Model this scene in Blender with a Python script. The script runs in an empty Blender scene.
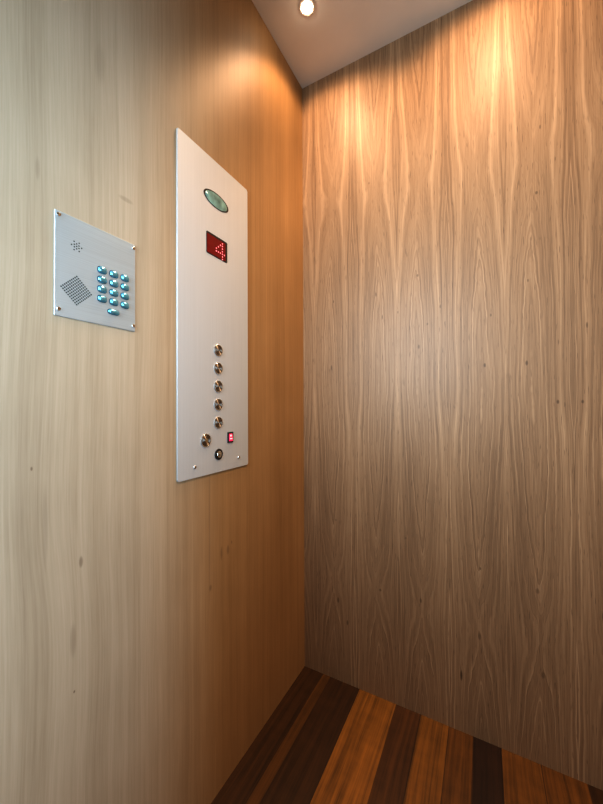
import bpy, bmesh, math, random
from mathutils import Matrix, Vector
random.seed(4)
C = bpy.context.scene.collection
W, D, H, T = 1.20, 1.32, 2.20, 0.04          # cabin width, depth, height, wall thickness

# ------------------------------------------------------------------ node helpers
class S:
    """a socket with arithmetic"""
    def __init__(s, nt, k): s.nt, s.k = nt, k
    def m(s, op, o=None, o2=None):
        n = s.nt.nodes.new('ShaderNodeMath'); n.operation = op
        for i, v in enumerate((s, o, o2)):
            if v is None: continue
            if isinstance(v, S): s.nt.links.new(v.k, n.inputs[i])
            else: n.inputs[i].default_value = v
        return S(s.nt, n.outputs[0])
    def __add__(s, o): return s.m('ADD', o)
    def __radd__(s, o): return s.m('ADD', o)
    def __sub__(s, o): return s.m('SUBTRACT', o)
    def __rsub__(s, o): return (s * -1.0) + o
    def __mul__(s, o): return s.m('MULTIPLY', o)
    def __rmul__(s, o): return s.m('MULTIPLY', o)
    def __truediv__(s, o): return s.m('DIVIDE', o)
    def abs(s): return s.m('ABSOLUTE')
    def sqrt(s): return s.m('SQRT')
    def sin(s): return s.m('SINE')
    def cos(s): return s.m('COSINE')
    def pow(s, o): return s.m('POWER', o)
    def pingpong(s, o): return s.m('PINGPONG', o)
    def max(s, o): return s.m('MAXIMUM', o)
    def min(s, o): return s.m('MINIMUM', o)
    def rng(s, a, b, c=0.0, d=1.0, smooth=True):
        n = s.nt.nodes.new('ShaderNodeMapRange')
        n.interpolation_type = 'SMOOTHSTEP' if smooth else 'LINEAR'
        s.nt.links.new(s.k, n.inputs[0])
        for i, v in zip((1, 2, 3, 4), (a, b, c, d)): n.inputs[i].default_value = v
        return S(s.nt, n.outputs[0])

def new_mat(name):
    m = bpy.data.materials.new(name); m.use_nodes = True
    nt = m.node_tree; b = nt.nodes['Principled BSDF']
    return m, nt, b

def position(nt):
    g = nt.nodes.new('ShaderNodeNewGeometry')
    sp = nt.nodes.new('ShaderNodeSeparateXYZ'); nt.links.new(g.outputs['Position'], sp.inputs[0])
    return [S(nt, sp.outputs[i]) for i in range(3)]

def vec(nt, x, y, z):
    n = nt.nodes.new('ShaderNodeCombineXYZ')
    for i, v in enumerate((x, y, z)):
        if isinstance(v, S): nt.links.new(v.k, n.inputs[i])
        else: n.inputs[i].default_value = v
    return n.outputs[0]

def noise(nt, x, y, z, detail=2.0, rough=0.5):
    n = nt.nodes.new('ShaderNodeTexNoise'); n.inputs['Scale'].default_value = 1.0
    n.inputs['Detail'].default_value = detail; n.inputs['Roughness'].default_value = rough
    nt.links.new(vec(nt, x, y, z), n.inputs['Vector'])
    return S(nt, n.outputs[0])

def ramp(nt, f, stops, interp='LINEAR'):
    n = nt.nodes.new('ShaderNodeValToRGB'); cr = n.color_ramp; cr.interpolation = interp
    while len(cr.elements) < len(stops): cr.elements.new(0.5)
    for e, (p, c) in zip(cr.elements, stops): e.position = p; e.color = (*c, 1)
    nt.links.new(f.k, n.inputs[0])
    return n.outputs[0]

def mixc(nt, f, a, b, mode='MIX'):
    n = nt.nodes.new('ShaderNodeMix'); n.data_type = 'RGBA'; n.blend_type = mode; n.clamp_factor = True
    if isinstance(f, S): nt.links.new(f.k, n.inputs['Factor'])
    else: n.inputs['Factor'].default_value = f
    ins = [i for i in n.inputs if i.type == 'RGBA']
    for i, v in zip(ins, (a, b)):
        if isinstance(v, tuple): i.default_value = (*v, 1)
        else: nt.links.new(v, i)
    return [o for o in n.outputs if o.type == 'RGBA'][0]

def spots(nt, u, z, lst):
    """sum of small dark pips (u, z, half width, half height, weight)"""
    tot = None
    for (ui, zi, a, b, w) in lst:
        du = (u - ui) * (1 / a); dz = (z - zi) * (1 / b)
        k = (du * du + dz * dz).rng(1.0, 0.0, 0.0, w)
        tot = k if tot is None else tot.max(k)
    return tot

def bump(nt, b, f, strength, dist=0.0006):
    n = nt.nodes.new('ShaderNodeBump'); n.inputs['Strength'].default_value = strength
    n.inputs['Distance'].default_value = dist
    nt.links.new(f.k, n.inputs['Height']); nt.links.new(n.outputs[0], b.inputs['Normal'])

# ------------------------------------------------------------------ materials
def walnut():
    """book-matched crown-cut walnut veneer, leaves 152 mm wide"""
    m, nt, b = new_mat('walnut_veneer')
    x, y, z = position(nt)
    wob = (noise(nt, x * 5.0, 0.0, z * 1.8, 2) - 0.5) * 0.020        # the sheet's own waviness
    u0 = (x - 0.3525).pingpong(0.1525)                               # fold at every leaf seam
    leaf = ((x - 0.3525) * (1 / 0.1525)).m('FLOOR')                 # leaf index: slight shift per leaf
    zz = z + leaf * 0.012 + (noise(nt, leaf * 3.7, 2.0, 0.0, 0) - 0.5) * 0.10 + wob * 1.0
    fold = (noise(nt, u0 * 14.0, 3.0, z * 3.2, 2) - 0.5) * 0.020
    u = u0 + wob + fold
    cen = (zz * 4.1).sin() * 0.006 + 0.0685
    s = u - cen
    t = (zz - 1.70).pingpong(0.68) * (1 / 0.68)                      # 0 where the arches meet, 1 in the middle of a lens
    t = (t * t + 0.012).sqrt() - 0.11
    dz = (t * -2.6).m('EXPONENT') * (0.86 + noise(nt, leaf * 5.3, 4.0, 0.0, 0) * 0.3)
    fall = (s * s * 720.0 + 1.0).pow(-1.0)
    jag = (noise(nt, u0 * 40.0, 7.0, z * 22.0, 2) - 0.5) * 0.007 * fall
    r = (s * s + 0.000012).sqrt() + dz * fall * 0.047 + jag
    # growth rings: unevenly spaced thin pale lines with darker band beside each
    rw = noise(nt, r * 60.0, 1.3, z * 0.25, 1)
    ring = ((r * 84.0 + rw * 2.4 - 0.1).m('FRACT'))
    line = ring.rng(0.0, 0.07, 0.0, 1.0) * ring.rng(0.10, 0.40, 1.0, 0.0)
    edge = ring.rng(0.90, 0.99, 0.0, 1.0) * ring.rng(0.995, 1.0, 1.0, 0.0)
    lw = noise(nt, r * 110.0, 5.0, z * 0.9, 2).rng(0.38, 0.62)
    band = noise(nt, r * 95.0, 9.0, z * 0.5, 3, 0.6)
    broad = noise(nt, u * 11.0, 4.0, z * 1.3, 2)
    fib = noise(nt, x * 640.0, 0.0, z * 7.0, 3, 0.65)
    fib2 = noise(nt, r * 230.0, 8.0, z * 1.3, 2, 0.6)
    tone = 0.44 + (band - 0.5) * 0.48 + (broad - 0.5) * 0.40 + (fib - 0.5) * 0.75 + (fib2 - 0.5) * 0.60 + line * lw * (1.0 - dz * fall * 0.3) * 0.26 - edge * lw * 0.12 + dz * fall * 0.07
    col = ramp(nt, tone, [(0.0, (0.115, 0.068, 0.040)), (0.30, (0.235, 0.148, 0.085)), (0.55, (0.345, 0.228, 0.135)), (1.0, (0.58, 0.415, 0.27))])
    pips = [(0.535, 0.168, .0042, .020, 1), (0.7375, 0.245, .006, .012, .55), (0.5850, 0.30, .005, .013, .55),
            (0.588, 0.500, .0035, .006, .7), (0.727, 0.470, .006, .010, .5), (0.708, 1.099, .004, .009, .8), (0.605, 1.099, .004, .008, .8),
            (0.777, 0.99, .004, .007, .8), (0.829, 0.99, .004, .006, .8), (0.622, 1.245, .003, .006, .6), (0.713, 1.33, .003, .006, .6),
            (0.137, 0.285, .004, .013, .8), (0.172, 0.215, .004, .012, .7), (0.29, 0.36, .005, .006, .7), (0.42, 0.36, .004, .010, .7),
            (0.125, 1.36, .003, .007, .7), (0.282, 1.36, .004, .010, .5), (0.303, 1.28, .003, .010, .5), (0.418, 1.40, .004, .006, .6),
            (0.42, 1.17, .004, .009, .6), (0.116, 1.12, .004, .012, .7), (0.447, 1.24, .003, .005, .6), (0.485, 1.29, .003, .008, .6),
            (0.355, 1.29, .003, .006, .5), (0.735, 1.57, .004, .006, .7), (0.26, 1.75, .003, .006, .5), (0.745, 1.75, .003, .008, .6),
            (0.84, 1.19, .003, .010, .7), (0.13, 0.57, .003, .006, .5), (0.375, 0.55, .003, .005, .5)]
    col = mixc(nt, spots(nt, x, z, pips) * 0.85, col, (0.075, 0.042, 0.024))
    # pores: short thin dark dashes
    po = noise(nt, x * 420.0, 3.0, z * 24.0, 1).rng(0.64, 0.74)
    col = mixc(nt, po * 0.60, col, (0.10, 0.06, 0.036))
    nt.links.new(col, b.inputs['Base Color'])
    b.inputs['Roughness'].default_value = 0.50
    b.inputs['Specular IOR Level'].default_value = 0.5
    bump(nt, b, fib + line * 0.3, 0.10)
    return m

def pale_veneer():
    """the control-panel wall: the same family of wood, paler, quieter, straight grain"""
    m, nt, b = new_mat('pale_walnut_veneer')
    x, y, z = position(nt)
    wob = (noise(nt, y * 4.0, 0.0, z * 1.2, 2) - 0.5) * 0.028
    swirl = ((y + 0.835) * (y + 0.835) * 260.0 + (z - 0.70) * (z - 0.70) * 18.0 + 1.0).pow(-1.0)
    u = y + wob + swirl * ((z * 9.0).sin() * 0.010)
    band = noise(nt, u * 34.0, 2.0, z * 0.35, 3, 0.6)
    broad = noise(nt, u * 7.0, 5.0, z * 0.9, 2)
    fib = noise(nt, u * 380.0, 0.0, z * 7.0, 3, 0.7)
    fib2 = noise(nt, u * 130.0, 6.0, z * 1.2, 2, 0.6)
    blot = noise(nt, y * 9.0, 1.0, z * 7.0, 2)
    step = (y - (-0.806)).rng(-0.0015, 0.0015, 0.0, 1.0)
    step2 = (y - (-0.455)).rng(-0.0015, 0.0015, 0.0, 1.0)
    tone = 0.46 + (band - 0.5) * 0.42 + (broad - 0.5) * 0.36 + (fib - 0.5) * 0.42 + (fib2 - 0.5) * 0.32 + (blot - 0.5) * 0.18 + step * 0.065 - step2 * 0.03
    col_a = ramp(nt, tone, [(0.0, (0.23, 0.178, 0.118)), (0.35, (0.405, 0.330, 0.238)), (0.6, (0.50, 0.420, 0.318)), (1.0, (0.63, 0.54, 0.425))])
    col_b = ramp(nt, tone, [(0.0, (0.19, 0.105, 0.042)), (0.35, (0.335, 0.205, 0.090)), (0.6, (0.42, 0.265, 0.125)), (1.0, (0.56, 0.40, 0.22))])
    col = mixc(nt, (y + wob).rng(-0.74, -0.42), col_a, col_b)        # browner towards the corner
    pips = [(-0.812, 0.595, .006, .035, .30), (-0.80, 0.72, .004, .012, .6), (-0.853, 0.79, .005, .08, .2), (-0.43, 0.60, .007, .016, .5), (-0.455, 0.60, .005, .022, .5),
            (-0.495, 0.53, .006, .010, .5), (-0.871, 0.889, .002, .004, .8), (-0.81, 0.51, .002, .003, .9), (-0.415, 0.615, .003, .006, .6),
            (-0.77, 1.60, .012, .045, .16), (-0.72, 1.38, .018, .006, .3), (-0.865, 1.35, .004, .022, .22), (-0.37, 0.98, .003, .006, .6)]
    col = mixc(nt, spots(nt, y, z, pips) * 0.8, col, (0.13, 0.085, 0.05))
    crack = ((u + 0.497).abs()).rng(0.0035, 0.0, 0.0, 1.0) * z.rng(0.45, 0.62) * z.rng(0.88, 0.78)
    col = mixc(nt, crack * 0.35, col, (0.13, 0.08, 0.05))
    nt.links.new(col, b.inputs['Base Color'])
    b.inputs['Roughness'].default_value = 0.55
    bump(nt, b, fib, 0.08)
    return m

def floor_wood():
    m, nt, b = new_mat('floor_planks')
    x, y, z = position(nt)
    dark, mid, org, brn = (0.036, 0.016, 0.005), (0.068, 0.031, 0.007), (0.160, 0.074, 0.013), (0.100, 0.044, 0.009)
    edges = [(0.0, dark), (0.075, mid), (0.107, dark), (0.214, org), (0.341, (0.062, 0.027, 0.008)), (0.417, (0.135, 0.062, 0.011)), (0.5, brn), (0.566, (0.022, 0.010, 0.005)),
             (0.635, (0.112, 0.050, 0.010)), (0.73, brn), (0.829, dark), (0.91, org), (1.02, mid), (1.12, brn)]
    col = ramp(nt, x * (1 / W), [(p / W, c) for p, c in edges], 'CONSTANT')
    wob = (noise(nt, x * 8.0, y * 2.0, 0.0, 2) - 0.5) * 0.02
    g = noise(nt, (x + wob) * 70.0, y * 1.6, 0.0, 4, 0.65)
    g2 = noise(nt, (x + wob) * 300.0, y * 7.0, 3.0, 2, 0.6)
    cur = noise(nt, x * 14.0, y * 26.0, 5.0, 2)
    f = (g - 0.5) * 2.2 + (g2 - 0.5) * 0.9 + (cur - 0.5) * 0.6 + 0.95
    mul = nt.nodes.new('ShaderNodeVectorMath'); mul.operation = 'SCALE'
    nt.links.new(col, mul.inputs[0]); nt.links.new(f.max(0.25).k, mul.inputs['Scale'])
    gap = None
    for p, _ in edges[1:]:
        k = (x - p).abs().rng(0.0016, 0.0004)
        gap = k if gap is None else gap.max(k)
    col2 = mixc(nt, gap * 0.8, mul.outputs[0], (0.012, 0.005, 0.003))
    nt.links.new(col2, b.inputs['Base Color'])
    b.inputs['Roughness'].default_value = 0.38
    bump(nt, b, g - gap * 0.8, 0.12)
    return m

def plain(name, col, rough=0.5, metal=0.0, emit=None, es=0.0, spec=0.5, grain=None, gs=0.06):
    m, nt, b = new_mat(name)
    b.inputs['Base Color'].default_value = (*col, 1)
    b.inputs['Roughness'].default_value = rough; b.inputs['Metallic'].default_value = metal
    b.inputs['Specular IOR Level'].default_value = spec
    if emit:
        b.inputs['Emission Color'].default_value = (*emit, 1); b.inputs['Emission Strength'].default_value = es
    if grain:                                                        # brushed or mottled variation
        x, y, z = position(nt)
        n = noise(nt, x * grain[0], y * grain[1], z * grain[2], 2)
        c = ramp(nt, n, [(0.25, tuple(v * (1 - gs) for v in col)), (0.75, tuple(min(1, v * (1 + gs)) for v in col))])
        nt.links.new(c, b.inputs['Base Color'])
    return m

def turned_steel():
    m, nt, b = new_mat('turned_steel')
    b.inputs['Base Color'].default_value = (0.42, 0.39, 0.36, 1)
    b.inputs['Metallic'].default_value = 1.0; b.inputs['Roughness'].default_value = 0.50
    b.inputs['Anisotropic'].default_value = 1.0; b.inputs['Anisotropic Rotation'].default_value = 0.25
    t = nt.nodes.new('ShaderNodeTangent'); t.direction_type = 'RADIAL'; t.axis = 'X'
    nt.links.new(t.outputs[0], b.inputs['Tangent'])
    return m

M_walnut, M_pale, M_floor = walnut(), pale_veneer(), floor_wood()
M_ceil = plain('ceiling_paint', (0.72, 0.69, 0.65), 0.55, grain=(9, 9, 9), gs=0.03)
M_plate = plain('satin_panel_metal', (0.63, 0.67, 0.70), 0.42, 0.35, grain=(30, 500, 3), gs=0.03)
M_phone = plain('brushed_phone_steel', (0.53, 0.62, 0.67), 0.36, 0.55, grain=(30, 6, 600), gs=0.06)
M_turn = turned_steel()
M_chrome = plain('chrome', (0.82, 0.82, 0.80), 0.15, 1.0, grain=(200, 200, 200), gs=0.04)
M_key = plain('teal_lit_key', (0.20, 0.50, 0.66), 0.22, 0.75, (0.08, 0.42, 0.55), 0.05, grain=(90, 90, 90), gs=0.05)
M_sock = plain('key_socket', (0.03, 0.10, 0.13), 0.4, 0.3, grain=(90, 90, 90), gs=0.1)
M_hole = plain('grille_hole', (0.045, 0.075, 0.085), 0.7, grain=(90, 90, 90), gs=0.1)
M_black = plain('black_plastic', (0.012, 0.011, 0.011), 0.35, grain=(120, 120, 120), gs=0.2)
M_lens = plain('frosted_lamp_lens', (0.24, 0.42, 0.39), 0.22, 0.15, grain=(40, 45, 40), gs=0.5)
M_red = plain('red_display_window', (0.16, 0.004, 0.004), 0.25, 0.0, (0.75, 0.0, 0.004), 0.05, grain=(60, 60, 60), gs=0.2)
M_dot = plain('display_dot', (1.0, 0.25, 0.3), 0.4, 0.0, (1.0, 0.22, 0.26), 1.6)
M_rocker = plain('lit_red_rocker', (0.75, 0.04, 0.12), 0.25, 0.0, (1.0, 0.05, 0.18), 0.55, grain=(300, 300, 300), gs=0.1)
M_white = plain('rocker_legend', (1.0, 0.72, 0.76), 0.4, 0.0, (1.0, 0.5, 0.6), 0.5)
M_lamp = plain('lamp_glass', (1, 1, 1), 0.3, 0.0, (1.0, 0.86, 0.66), 90.0)
M_bezel = plain('downlight_bezel', (0.62, 0.58, 0.53), 0.35, 0.2, grain=(60, 60, 60), gs=0.05)

# ------------------------------------------------------------------ mesh helpers
def link(name, bm, mats, parent=None, loc=(0, 0, 0), smooth=True):
    me = bpy.data.meshes.new(name); bmesh.ops.recalc_face_normals(bm, faces=bm.faces); bm.to_mesh(me); bm.free()
    if smooth:
        for p in me.polygons: p.use_smooth = True
        me.set_sharp_from_angle(angle=math.radians(35))
    for mm in (mats if isinstance(mats, (list, tuple)) else [mats]): me.materials.append(mm)
    o = bpy.data.objects.new(name, me); C.objects.link(o); o.parent = parent; o.location = loc
    return o

def box(bm, a, b_):
    v = [bm.verts.new((x, y, z)) for x in (a[0], b_[0]) for y in (a[1], b_[1]) for z in (a[2], b_[2])]
    for f in ((0, 1, 3, 2), (4, 6, 7, 5), (0, 4, 5, 1), (2, 3, 7, 6), (0, 2, 6, 4), (1, 5, 7, 3)): bm.faces.new([v[i] for i in f])

def structure(name, boxes, mat):
    bm = bmesh.new()
    for a, b_ in boxes: box(bm, a, b_)
    o = link(name, bm, mat, smooth=False); o['kind'] = 'structure'
    return o

def rrect(w, h, r, n=6):
    """outline of a rounded rectangle in (y, z)"""
    pts = []
    for cx, cy, a0 in ((w/2 - r, h/2 - r, 0), (-w/2 + r, h/2 - r, 90), (-w/2 + r, -h/2 + r, 180), (w/2 - r, -h/2 + r, 270)):
        for k in range(n + 1):
            a = math.radians(a0 + 90 * k / n); pts.append((cx + r * math.cos(a), cy + r * math.sin(a)))
    return pts

def loft(bm, rings, cap0=True, cap1=True):
    """rings: lists of (x, y, z) of equal length"""
    R = [[bm.verts.new(p) for p in ring] for ring in rings]
    n = len(R[0])
    for a, b_ in zip(R, R[1:]):
        for i in range(n): bm.faces.new((a[i], a[(i + 1) % n], b_[(i + 1) % n], b_[i]))
    if cap0: bm.faces.new(R[0])
    if cap1: bm.faces.new(R[-1][::-1])

def plate(w, h, r, t, bev=0.0008):
    bm = bmesh.new(); o = rrect(w, h, r)
    sx, sy = (w - 2 * bev) / w, (h - 2 * bev) / h
    loft(bm, [[(0, y, z) for y, z in o], [(t - bev, y, z) for y, z in o], [(t, y * sx, z * sy) for y, z in o]])
    return bm

def lathe(profile, n=32, sy=1.0, sz=1.0, bm=None):
    """profile (radius, x) turned about the local x axis; sy, sz squash it"""
    bm = bm or bmesh.new(); rings = []
    for r, x in profile:
        rr = max(r, 1e-5)
        rings.append([(x, rr * sy * math.cos(2 * math.pi * k / n), rr * sz * math.sin(2 * math.pi * k / n)) for k in range(n)])
    loft(bm, rings)
    return bm

def discs(pts, r, x0, x1, n=10):
    bm = bmesh.new()
    for y, z in pts:
        loft(bm, [[(x, y + r * math.cos(2 * math.pi * k / n), z + r * math.sin(2 * math.pi * k / n)) for k in range(n)] for x in (x0, x1)])
    return bm

def thing(name, label, cat, loc, group=None):
    o = bpy.data.objects.new(name, None); C.objects.link(o); o.empty_display_size = 0.05
    o.location = loc; o['label'] = label; o['category'] = cat
    if group: o['group'] = group
    return o

def dup(o, parent, loc):
    c = o.copy(); C.objects.link(c); c.parent = parent; c.location = loc
    for ch in list(o.children):
        d = ch.copy(); C.objects.link(d); d.parent = c
    return c

# ------------------------------------------------------------------ the cabin
structure('floor', [((-T, -D - T, -T), (W + T, T, 0))], M_floor)
structure('ceiling', [((-T, -D - T, H), (W + T, T, H + T))], M_ceil)
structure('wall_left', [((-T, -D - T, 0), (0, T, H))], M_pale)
structure('wall_back', [((0, 0, 0), (W, T, H))], M_walnut)
structure('wall_right', [((W, -0.85, 0), (W + T, T, H)), ((W, -D - T, 0), (W + T, -D, H)), ((W, -D, 2.06), (W + T, -0.85, H))], M_pale)   # opening made up to go with the added side fill
DX0, DX1, DZ = 0.05, 1.02, 2.06                                     # the doorway behind the photographer
structure('wall_front', [((0, -D - T, 0), (DX0, -D, H)), ((DX1, -D - T, 0), (W, -D, H)), ((DX0, -D - T, DZ), (DX1, -D, H))], M_pale)

# ------------------------------------------------------------------ control panel
Y0, Y1, Z0, Z1 = -0.5988, -0.3441, 0.8131, 1.6099
PY, PZ = (Y0 + Y1) / 2, (Z0 + Z1) / 2
cop = thing('control_panel', 'tall pale satin metal lift control panel with a column of round floor buttons', 'control panel', (0, PY, Z0))
TH = 0.003
def L(y, z, x=TH): return (x, y - PY - 0.0012, z - Z0)                       # room point -> panel coordinates
fp = link('faceplate', plate(Y1 - Y0, Z1 - Z0, 0.006, TH), M_plate, cop, L(PY, PZ, 0))

# oval emergency light: dark sunk rim and a frosted lens
rim = link('lamp_rim', lathe([(1.0, 0.0), (1.0, 0.0006), (0.90, 0.0006), (0.88, 0.0)], 48, 0.0450, 0.0195), M_black, cop, L(-0.4735, 1.5085))
rim['label'] = 'thin dark rim of the oval lamp'
lens = link('lamp_lens', lathe([(0.90, 0.0001), (0.88, 0.0007), (0.6, 0.0013), (0.3, 0.0017), (0.0, 0.0018)], 48, 0.0450, 0.0195), M_lens, rim)
lens['label'] = 'greenish frosted oval lens'

# floor display, red window with the dotted figure 4
disp = link('floor_display', plate(0.0755, 0.0545, 0.003, 0.0009, 0.0003), M_black, cop, L(-0.4717, 1.3898))
disp['label'] = 'black display frame'
win = link('display_window', plate(0.0670, 0.0470, 0.002, 0.0004, 0.0001), M_red, disp, (0.0009, -0.0028, -0.0016))
win['label'] = 'glowing red display window'
four = ['...#.', '..##.', '.#.#.', '#..#.', '#####', '...#.', '...#.']
pts = []
for r_, row in enumerate(four):
    for c_, ch in enumerate(row):
        if ch == '#': pts.append((-0.4757 + 0.0076 * c_ + 0.4717 + 0.0028, 1.4065 - 0.00685 * r_ - 1.3898 + 0.0016))
dots = link('display_digit', discs(pts, 0.0018, 0.0003, 0.0006, 10), M_dot, win)
dots['label'] = 'figure 4 in bright red dots'

# round floor buttons: a bright rim around a darker turned-steel cap
def button(loc, k, lab):
    o = link('floor_button', lathe([(0.0152 * k, 0.0), (0.0152 * k, 0.0014), (0.0145 * k, 0.0022), (0.0133 * k, 0.0022), (0.0130 * k, 0.0010)], 44), M_chrome, cop, loc)
    o['label'] = lab
    c = link('button_cap', lathe([(0.0130 * k, 0.0006), (0.0130 * k, 0.0016), (0.0124 * k, 0.0021), (0.0070 * k, 0.0023), (0.0, 0.0023)], 44), M_turn, o)
    c['label'] = 'dark turned steel button cap'
    return o, c
bproto, _ = button(L(-0.4683, 1.1255), 1.0, 'round brushed steel button')
for i in range(1, 5):
    dup(bproto, cop, L(-0.4683, 1.1255 - 0.04635 * i))
door_b, dcap = button(L(-0.5120, 0.8985), 1.10, 'single round steel button low on the left')
door_b.name = 'door_button'
link('button_core', lathe([(0.0048, 0.0018), (0.0048, 0.0028), (0.0036, 0.0031), (0.0, 0.0031)], 24), plain('brass_tinted_core', (0.62, 0.52, 0.34), 0.3, 0.9, grain=(200, 200, 200), gs=0.1), door_b)

ks = link('key_switch', lathe([(0.0142, 0.0), (0.0142, 0.0016), (0.0132, 0.0023), (0.0088, 0.0023), (0.0086, 0.0012)], 40), M_black, cop, L(-0.4674, 0.8587))
ks['label'] = 'black ringed key switch'
kc = link('key_barrel', lathe([(0.0086, 0.0004), (0.0086, 0.0034), (0.0078, 0.0040), (0.0, 0.0041)], 32), M_chrome, ks)
kc['label'] = 'chrome lock barrel'
bm = bmesh.new(); box(bm, (0.0040, -0.0010, -0.0042), (0.0045, 0.0010, 0.0010))
link('key_slot', bm, M_black, kc, smooth=False)

rk = link('rocker_switch', plate(0.0215, 0.0285, 0.0014, 0.0024, 0.0006), M_black, cop, L(-0.4229, 0.8985))
rk['label'] = 'small black switch housing'
bm = bmesh.new()                                                     # tilted rocker: top pressed in, bottom out
o = rrect(0.0140, 0.0205, 0.0012)
loft(bm, [[(0.0020, y, z) for y, z in o], [(0.0034 - z * 0.08, y * 0.94, z * 0.94) for y, z in o]])
rr = link('rocker', bm, M_rocker, rk); rr['label'] = 'glowing pink-red rocker'
bm = bmesh.new()
for z0, z1, hw in ((0.0022, 0.0072, 0.0038), (-0.0050, -0.0018, 0.0050)):
    vv = [bm.verts.new((0.0036 - z * 0.08, y, z)) for y, z in ((-hw, z0), (hw, z0), (hw, z1), (-hw, z1))]
    bm.faces.new(vv)
link('rocker_legend', bm, M_white, rr, smooth=False)

def screw_obj(name, r, parent, loc, mat, ang):
    bm = lathe([(r, 0.0), (r, r * 0.18), (r * 0.85, r * 0.42), (r * 0.4, r * 0.58), (0.0, r * 0.60)], 20)
    o = link(name, bm, mat, parent, loc)
    b2 = bmesh.new(); box(b2, (r * 0.52, -r * 0.85, -r * 0.13), (r * 0.64, r * 0.85, r * 0.13))
    s = link('screw_slot', b2, M_black, o, smooth=False); s.rotation_euler = (math.radians(ang), 0, 0)
    return o
sp = screw_obj('screw', 0.0040, cop, L(-0.5476, 0.8389), M_chrome, 35)
dup(sp, cop, L(-0.3877, 0.8405))

# ------------------------------------------------------------------ emergency telephone panel
y0, y1, z0, z1 = -0.8407, -0.7000, 1.1287, 1.2992
QY, QZ = (y0 + y1) / 2, (z0 + z1) / 2
TP = 0.0018
ph = thing('emergency_phone', 'small brushed steel phone panel with twelve blue-lit keys, screwed on the left wall', 'intercom', (0, QY, z0))
def K(y, z, x=TP): return (x, y - QY - 0.0015, z - z0)
link('faceplate', plate(y1 - y0, z1 - z0, 0.0012, TP, 0.0006), M_phone, ph, K(QY, QZ, 0))

def super_ring(w, h, p, x, n=28):
    out = []
    for k in range(n):
        a = 2 * math.pi * k / n; c, s = math.cos(a), math.sin(a)
        out.append((x, w / 2 * math.copysign(abs(c) ** (2 / p), c), h / 2 * math.copysign(abs(s) ** (2 / p), s)))
    return out
def key(w, h, name='phone_key', lab=None, loc=(0, 0, 0)):
    bm = bmesh.new()
    loft(bm, [super_ring(w, h, 3, 0.0), super_ring(w, h, 3, 0.0012), super_ring(w * 0.96, h * 0.94, 3, 0.0022),
              super_ring(w * 0.82, h * 0.78, 2.6, 0.0032), super_ring(w * 0.55, h * 0.50, 2.3, 0.0039), super_ring(w * 0.25, h * 0.22, 2, 0.0042), super_ring(w * 0.02, h * 0.02, 2, 0.0043)])
    o = link(name, bm, M_key, ph, loc); o['label'] = lab
    b2 = bmesh.new()
    loft(b2, [super_ring(w * 1.13, h * 1.16, 3, 0.0), super_ring(w * 1.13, h * 1.16, 3, 0.0005), super_ring(w * 0.98, h * 0.98, 3, 0.0005)], True, False)
    link('key_socket', b2, M_sock, o)
    return o
k0 = key(0.0150, 0.0112, lab='domed blue-lit steel key', loc=K(-0.7650, 1.2268))
for r_ in range(4):
    for c_ in range(3):
        if r_ or c_: dup(k0, ph, K(-0.7650 + 0.0216 * c_, 1.2268 - 0.0172 * r_))
key(0.0200, 0.0090, 'call_key', 'wide oval blue-lit key under the keypad', K(-0.7440, 1.1565))

pts = []; n = 10; half = 0.0236
for i in range(n):
    for j in range(n):
        a, b_ = i / (n - 1) - 0.5, j / (n - 1) - 0.5
        pts.append(((a - b_) * half, (a + b_) * half))
g = link('speaker_grille', discs(pts, 0.0014, -0.0001, 0.00012, 8), M_hole, ph, K(-0.8074, 1.1774)); g['label'] = 'diamond of small dark speaker holes'
pts = [(0, 0)] + [(0.0042 * math.cos(math.radians(a)), 0.0042 * math.sin(math.radians(a))) for a in range(30, 390, 60)] + \
      [(0.0080 * math.cos(math.radians(a)), 0.0080 * math.sin(math.radians(a))) for a in range(0, 360, 60)]
g = link('microphone_grille', discs(pts, 0.00125, -0.0001, 0.00012, 8), M_hole, ph, K(-0.8077, 1.2519)); g['label'] = 'star of tiny dark holes'
s0 = screw_obj('screw', 0.0034, ph, K(-0.8350, 1.2928), M_chrome, 20)
for (yy, zz) in ((-0.7040, 1.2917), (-0.8348, 1.1402), (-0.7038, 1.1399)): dup(s0, ph, K(yy, zz))

# ------------------------------------------------------------------ ceiling downlights
def downlight(loc, label):
    t = thing('downlight', label, 'ceiling light', loc, 'ceiling downlights')
    return t
def downward(bm):
    bmesh.ops.rotate(bm, verts=bm.verts, cent=(0, 0, 0), matrix=Matrix.Rotation(math.radians(90), 3, 'Y')); return bm
dl = downlight((0.138, -0.2245, H), 'small round glowing downlight in the ceiling near the corner')
link('bezel', downward(lathe([(0.026, 0.0), (0.026, 0.0012), (0.0235, 0.0022), (0.0165, 0.0018), (0.0160, 0.0002)], 40)), M_bezel, dl)
link('lamp_lens', downward(lathe([(0.0158, 0.0003), (0.0152, 0.0030), (0.0125, 0.0055), (0.007, 0.0072), (0.0, 0.0078)], 32)), M_lamp, dl)
d2 = dl.copy(); C.objects.link(d2); d2.location = (0.64, -0.2245, H)
d2['label'] = 'round glowing downlight further from the left wall, in line with the corner one'
for ch in list(dl.children):
    c = ch.copy(); C.objects.link(c); c.parent = d2

def soften(o, smooth=0.0):
    """gentler distance falloff, the way the bracketed photograph records it"""
    l = o.data; l.use_nodes = True; nt = l.node_tree
    e = nt.nodes['Emission']; n = nt.nodes.new('ShaderNodeLightFalloff'); n.inputs['Strength'].default_value = 1.0
    n.inputs['Smooth'].default_value = smooth
    k = S(nt, n.outputs['Linear']) * 0.80 + S(nt, n.outputs['Constant']) * 0.25
    nt.links.new(k.k, e.inputs['Strength'])

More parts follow.
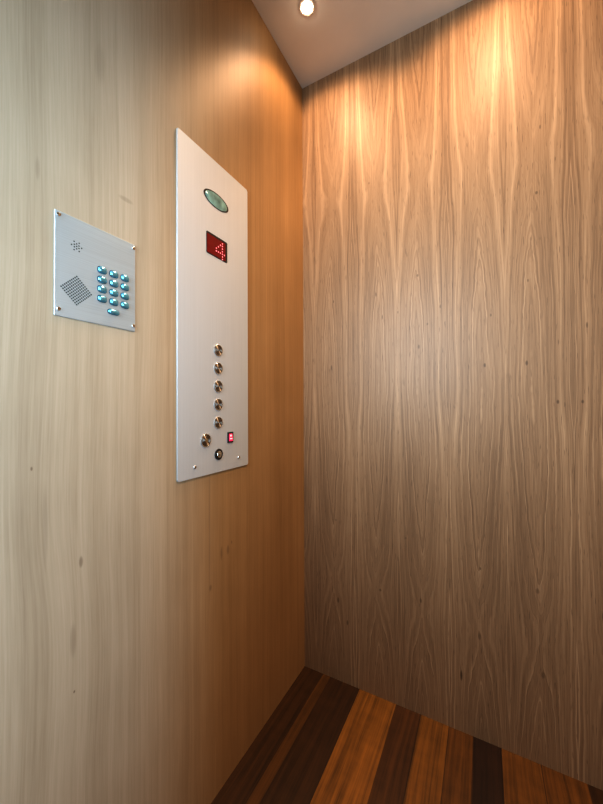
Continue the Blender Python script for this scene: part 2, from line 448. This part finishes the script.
def lamp(name, kind, loc, energy, col, **kw):
    l = bpy.data.lights.new(name, kind); l.energy = energy; l.color = col
    for k, v in kw.items(): setattr(l, k, v)
    o = bpy.data.objects.new(name, l); C.objects.link(o); o.location = loc
    return o
for i, (lx, e) in enumerate(((0.138, 33.0), (0.64, 38.0))):
    sp_ = lamp('downlight_beam', 'SPOT', (lx, -0.2245, H - 0.016), e, (1.0, 0.67, 0.42), spot_size=math.radians(138), spot_blend=0.45, shadow_soft_size=0.03)
    soften(sp_); sp_.rotation_euler = (math.radians(21 if i == 0 else 25), 0, 0)   # tilted a little towards the back wall
# daylight through the open doorway
a = lamp('doorway_daylight', 'AREA', (0.22, -D + 0.02, 1.36), 9.0, (0.74, 0.89, 1.0), shape='RECTANGLE', size=0.32, size_y=0.6, spread=math.radians(104))
a.rotation_euler = (math.radians(86), 0, math.radians(-18))

b = lamp('side_fill_light', 'AREA', (W, -1.12, 1.0), 5.0, (0.61, 0.83, 1.0), shape='RECTANGLE', size=0.3, size_y=1.3, spread=math.radians(75))  # added cool fill for the front of the left wall, no known source
b.rotation_euler = (math.radians(90), 0, math.radians(90))

w = bpy.data.worlds.new('world'); bpy.context.scene.world = w; w.use_nodes = True
bg = w.node_tree.nodes['Background']; bg.inputs[0].default_value = (0.80, 0.90, 1.0, 1); bg.inputs[1].default_value = 0.2

# ------------------------------------------------------------------ camera
cam = bpy.data.cameras.new('camera'); co = bpy.data.objects.new('camera', cam); C.objects.link(co)
yaw, pit, roll, f = 0.49777989989, 0.01060460543, -0.00428185128, 333.9906
F = Vector((-math.sin(yaw) * math.cos(pit), math.cos(yaw) * math.cos(pit), math.sin(pit)))
R = Vector((math.cos(yaw), math.sin(yaw), 0)); U = R.cross(F)
R2 = R * math.cos(roll) + U * math.sin(roll); U2 = -R * math.sin(roll) + U * math.cos(roll)
m = Matrix((R2, U2, -F)).transposed().to_4x4(); m.translation = (0.5996426, -1.1201035, 0.9828028)
co.matrix_world = m
cam.sensor_fit = 'HORIZONTAL'; cam.sensor_width = 36.0; cam.lens = f / 603 * 36.0; cam.clip_start = 0.01
sc = bpy.context.scene; sc.camera = co
sc.view_settings.view_transform = 'Standard'; sc.view_settings.look = 'None'; sc.view_settings.gamma = 0.72
